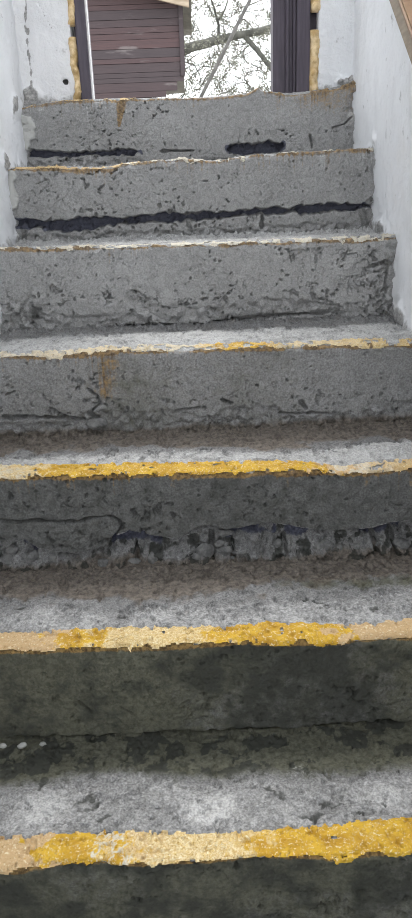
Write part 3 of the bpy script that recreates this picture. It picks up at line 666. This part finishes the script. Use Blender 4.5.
# ------------------------------------------------------------------ overhead slab added for shade, floor, ground
bm = bmesh.new(); bm_box(bm, (XL-.12, -1.2, ZTOP), (XR+.12, YSHADE, ZTOP+.15)); o = bm_obj('shading_ceiling', bm, M['shade_slab']); o['kind'] = 'structure'  # unseen slab added to hold sky light off the lower steps
bm = bmesh.new(); bm_box(bm, (XL-.12, -1.2, Zk(0)-.12), (XR+.12, Y1+.05, Zk(0)-.005)); o = bm_obj('floor', bm, M['floor']); o['kind'] = 'structure'
bm = bmesh.new(); bm_box(bm, (-30, Yk(7)+.42, Zk(7)-.3), (30, 60, Zk(7)-.02)); o = bm_obj('ground', bm, M['ground']); o['kind'] = 'structure'

# ------------------------------------------------------------------ handrail on the right wall
sl = RR/T; rail_z = lambda y, h: Z1+(y-Y1)*sl+h
hr = thing('wooden_handrail', 'varnished brown wooden handrail sloping up along the right white wall', 'handrail', (XR-.06, Y1, rail_z(Y1, .66)))
def sheared(bm, ya, yb, xa, xb, h0, h1, bev):
    vs = [bm.verts.new((x, y, rail_z(y, h))) for y in (ya, yb) for x, h in ((xa, h0), (xb, h0), (xb, h1), (xa, h1))]
    for q in ((0, 1, 2, 3), (7, 6, 5, 4), (0, 4, 5, 1), (1, 5, 6, 2), (2, 6, 7, 3), (3, 7, 4, 0)): bm.faces.new([vs[i] for i in q])
    bmesh.ops.recalc_face_normals(bm, faces=bm.faces); bmesh.ops.bevel(bm, geom=list(bm.edges), offset=bev, segments=2, affect='EDGES')
bm = bmesh.new(); sheared(bm, .35, 2.30, .418, .505, .690, .706, .004); bm_obj('rail_cap', bm, M['wood'], hr)
bm = bmesh.new(); sheared(bm, .35, 2.30, .422, .500, .648, .690, .003); bm_obj('rail_core', bm, M['woodside'], hr)
for yb in (.55, 1.25, 2.2):
    zc = rail_z(yb, .648); bm = bmesh.new()
    tube(bm, [(.478, yb, zc+.006), (.478, yb, zc-.03), (.492, yb, zc-.05), (XR+.004, yb, zc-.05)], [.006]*4, 10)
    bm_obj('bracket', bm, M['metal'], hr, True)

# ------------------------------------------------------------------ outside: timber shed
SY = 9.0
c0 = at(184, 40, Y=SY); xr = float(c0[0]); zbot = float(at(140, 98, Y=SY)[2]); ztop = float(at(150, -6, Y=SY)[2]); zg = Zk(7)
shed = thing('timber_shed', 'dark brown plank shed with pale eave board seen through the doorway', 'shed', (xr-1.3, SY, zg))
V = []; Fc = []; At = []
def add_box_np(lo, hi, val):
    b0 = len(V)
    for x in (lo[0], hi[0]):
        for y in (lo[1], hi[1]):
            for z in (lo[2], hi[2]): V.append((x, y, z)); At.append((val, 0, 0, 1))
    for q in ((0, 1, 3, 2), (4, 6, 7, 5), (0, 4, 5, 1), (2, 3, 7, 6), (0, 2, 6, 4), (1, 5, 7, 3)): Fc.append(tuple(b0+i for i in q))
rnd = random.Random(4); z = zbot-.25; i = 0
while z < ztop:
    h = rnd.choice((.045, .06, .09, .07, .05)); zc = z+h*.5
    cut = 0
    if zc < zbot+.16: cut = .26*(1-(zc-zbot)/.16) if zc > zbot else .30
    y_off = rnd.uniform(0, .012)
    py = 98-(zc-zbot)/(ztop-zbot)*104
    red = .75 if (26 < py < 48 or py < 6 or 58 < py < 62) else .2
    add_box_np((xr-2.6, SY+y_off, z), (xr-.01-cut+rnd.uniform(-.012, 0), SY+.04, z+h-.004), min(1, max(0, red+rnd.uniform(-.25, .25))))
    z += h
from_np('plank_wall', np.array(V), Fc, M['planks'], shed, {'board': np.array(At)}, False)
bm = bmesh.new(); bm_box(bm, (xr-2.6, SY+.04, zbot-.25), (xr-.45, SY+1.6, ztop)); bm_box(bm, (xr-.46, SY+.04, zbot+.2), (xr-.02, SY+1.6, ztop)); bm_obj('side_wall', bm, M['roof'], shed)
bm = bmesh.new(); bm_box(bm, (xr-.05, SY-.02, zbot+.20), (xr+.0, SY+.03, ztop), .004); bm_obj('corner_board', bm, M['planks'], shed)
bm = bmesh.new(); p = at(160, -3, Y=SY-.2); q = at(189, 7, Y=SY-.2)
vs = [bm.verts.new(c) for c in [(-2.6+xr, SY-.2, p[2]+.55), (q[0], SY-.2, q[2]), (q[0], SY-.2, q[2]+.09), (-2.6+xr, SY-.2, p[2]+.64)]]
f = bm.faces.new(vs); r = bmesh.ops.extrude_face_region(bm, geom=[f]); bmesh.ops.translate(bm, verts=[e for e in r['geom'] if isinstance(e, bmesh.types.BMVert)], vec=(0, .04, 0))
bm_obj('eave_board', bm, M['palewood'], shed)
bm = bmesh.new()
vs = [bm.verts.new(c) for c in [(-2.7+xr, SY-.22, p[2]+.64), (q[0]+.03, SY-.22, q[2]+.085), (q[0]+.03, SY-.22, q[2]+.13), (-2.7+xr, SY-.22, p[2]+.70)]]
f = bm.faces.new(vs); r = bmesh.ops.extrude_face_region(bm, geom=[f]); bmesh.ops.translate(bm, verts=[e for e in r['geom'] if isinstance(e, bmesh.types.BMVert)], vec=(0, 2.1, 0))
bm_obj('roof', bm, M['roof'], shed)
bm = bmesh.new(); bm_box(bm, (xr-2.55, SY+.08, zg-.03), (xr-.5, SY+1.5, zbot-.24)); bm_obj('plinth', bm, M['stone'], shed)

# leaning pole
p0 = at(201, 97, Y=5.2); p1 = at(252, -4, Y=5.2); dv = p1-p0
a = p0-dv*((p0[2]-zg+.03)/dv[2]); e = p1+dv*1.2
bm = bmesh.new(); tube(bm, [a, e], [.012, .011], 10); pole = bm_obj('leaning_pole', bm, M['pole'], None, True)
tag(pole, 'thin pale grey pole leaning across the bright sky outside the doorway', 'pole')

# tree: limb reaching right from a trunk behind the shed
TY = 13.2
tree = thing('bare_tree', 'pale early spring tree with thick crossing limbs outside the doorway', 'tree', (-1.3, TY+.6, zg-.02))
P = lambda px, py, dy=0: Vector(at(px, py, Y=TY+dy))
bm = bmesh.new(); tube(bm, [(-1.3, TY+.6, zg-.05), (-1.25, TY+.6, .9), (-1.15, TY+.55, 1.6), (-1.2, TY+.7, 2.6), (-1.0, TY+.8, 4.2)], [.2, .16, .14, .11, .05], 12); bm_obj('trunk', bm, M['bark'], tree, True)
limbs = [([Vector((-1.18, TY+.56, 1.35)), P(150, 58), P(184, 50), P(212, 41), P(245, 34), P(275, 27), P(300, 18), P(330, 2)], [.10, .085, .078, .070, .056, .046, .04, .025]),
         ([P(243, 34), P(254, 47), P(265, 60), P(273, 72), P(278, 90), P(281, 110)], [.045, .04, .038, .034, .03, .02]),
         ([P(218, 40), P(219, 26), P(215, 12), P(210, -5), P(206, -30)], [.026, .022, .018, .014, .01]),
         ([P(217, 22), P(223, 14), P(228, 0), P(232, -14)], [.016, .015, .012, .008]),
         ([P(180, 60), P(195, 66), P(200, 76), P(201, 84)], [.012, .010, .009, .006]),
         ([P(240, 8), P(252, 4), P(268, -3)], [.012, .010, .006])]
for pts, rad in limbs:
    sm = []; rr = []
    for i in range(len(pts)-1):
        for t in (0, .25, .5, .75): sm.append(pts[i].lerp(pts[i+1], t)+Vector((rnd.uniform(-1, 1), rnd.uniform(-1, 1), rnd.uniform(-1, 1)))*rad[i]*.16); rr.append(rad[i]+(rad[i+1]-rad[i])*t)
    sm.append(pts[-1]); rr.append(rad[-1])
    bm = bmesh.new(); tube(bm, sm, rr, 9); bm_obj('limb', bm, M['bark'], tree, True)
bm = bmesh.new(); rnd = random.Random(12)
leafs = []
for i in range(300):
    x, z = rnd.uniform(-.5, 1.9), rnd.uniform(.55, 3.0); y = TY+rnd.uniform(-.8, 2.5)
    p = Vector((x, y, z)); d = Vector((rnd.uniform(-1, 1), rnd.uniform(-.5, .5), rnd.uniform(-.7, 1))).normalized(); pts = [p]
    for j in range(5):
        d = (d+Vector((rnd.uniform(-.5, .5), rnd.uniform(-.4, .4), rnd.uniform(-.5, .4)))).normalized(); pts.append(pts[-1]+d*rnd.uniform(.05, .12))
    r = rnd.uniform(.005, .011); tube(bm, pts, [r*(1-.12*j) for j in range(6)], 5)
    for q in pts: leafs += [q+Vector((rnd.uniform(-.06, .06), rnd.uniform(-.05, .05), rnd.uniform(-.06, .06))) for _ in range(13)]
tw = bm_obj('twigs', bm, M['bark'], tree, True); tw['kind'] = 'stuff'
V = []; Fc = []
for q in leafs:
    a = Vector((rnd.uniform(-1, 1), rnd.uniform(-1, 1), rnd.uniform(-1, 1))).normalized(); c = a.cross(Vector((rnd.uniform(-1, 1), .3, rnd.uniform(-1, 1)))).normalized(); s = rnd.uniform(.014, .027)
    b0 = len(V); n = a.cross(c)*s*.25
    V += [tuple(q-a*s), tuple(q+c*s*.5+n), tuple(q+a*s), tuple(q-c*s*.5+n)]; Fc += [(b0, b0+1, b0+2), (b0, b0+2, b0+3)]
lf = from_np('leaves', np.array(V), Fc, M['leaf'], tree, None, False); lf['kind'] = 'stuff'

# ------------------------------------------------------------------ light
w = bpy.data.worlds.new('World'); S.world = w; w.use_nodes = True
bg = w.node_tree.nodes['Background']; bg.inputs[0].default_value = (.95, .975, 1, 1); bg.inputs[1].default_value = 3.1
sun = bpy.data.lights.new('hazy_sun', 'SUN'); sun.energy = 3.2; sun.angle = math.radians(18); sun.color = (1, .98, .95)
so = bpy.data.objects.new('hazy_sun', sun); COL.objects.link(so); so.location = (0, 6, 8)
el = math.radians(66); so.rotation_euler = Vector((0, -math.cos(el), -math.sin(el))).to_track_quat('-Z', 'Y').to_euler()

vs = S.view_settings; S.display_settings.display_device = 'sRGB'
vs.view_transform = 'Standard'; vs.look = 'None'; vs.gamma = 1; vs.use_curve_mapping = False; vs.exposure = 0.0
S.cycles.max_bounces = 8; S.cycles.diffuse_bounces = 5
S.cycles.use_denoising = True
S.cycles.filter_width = 1.0
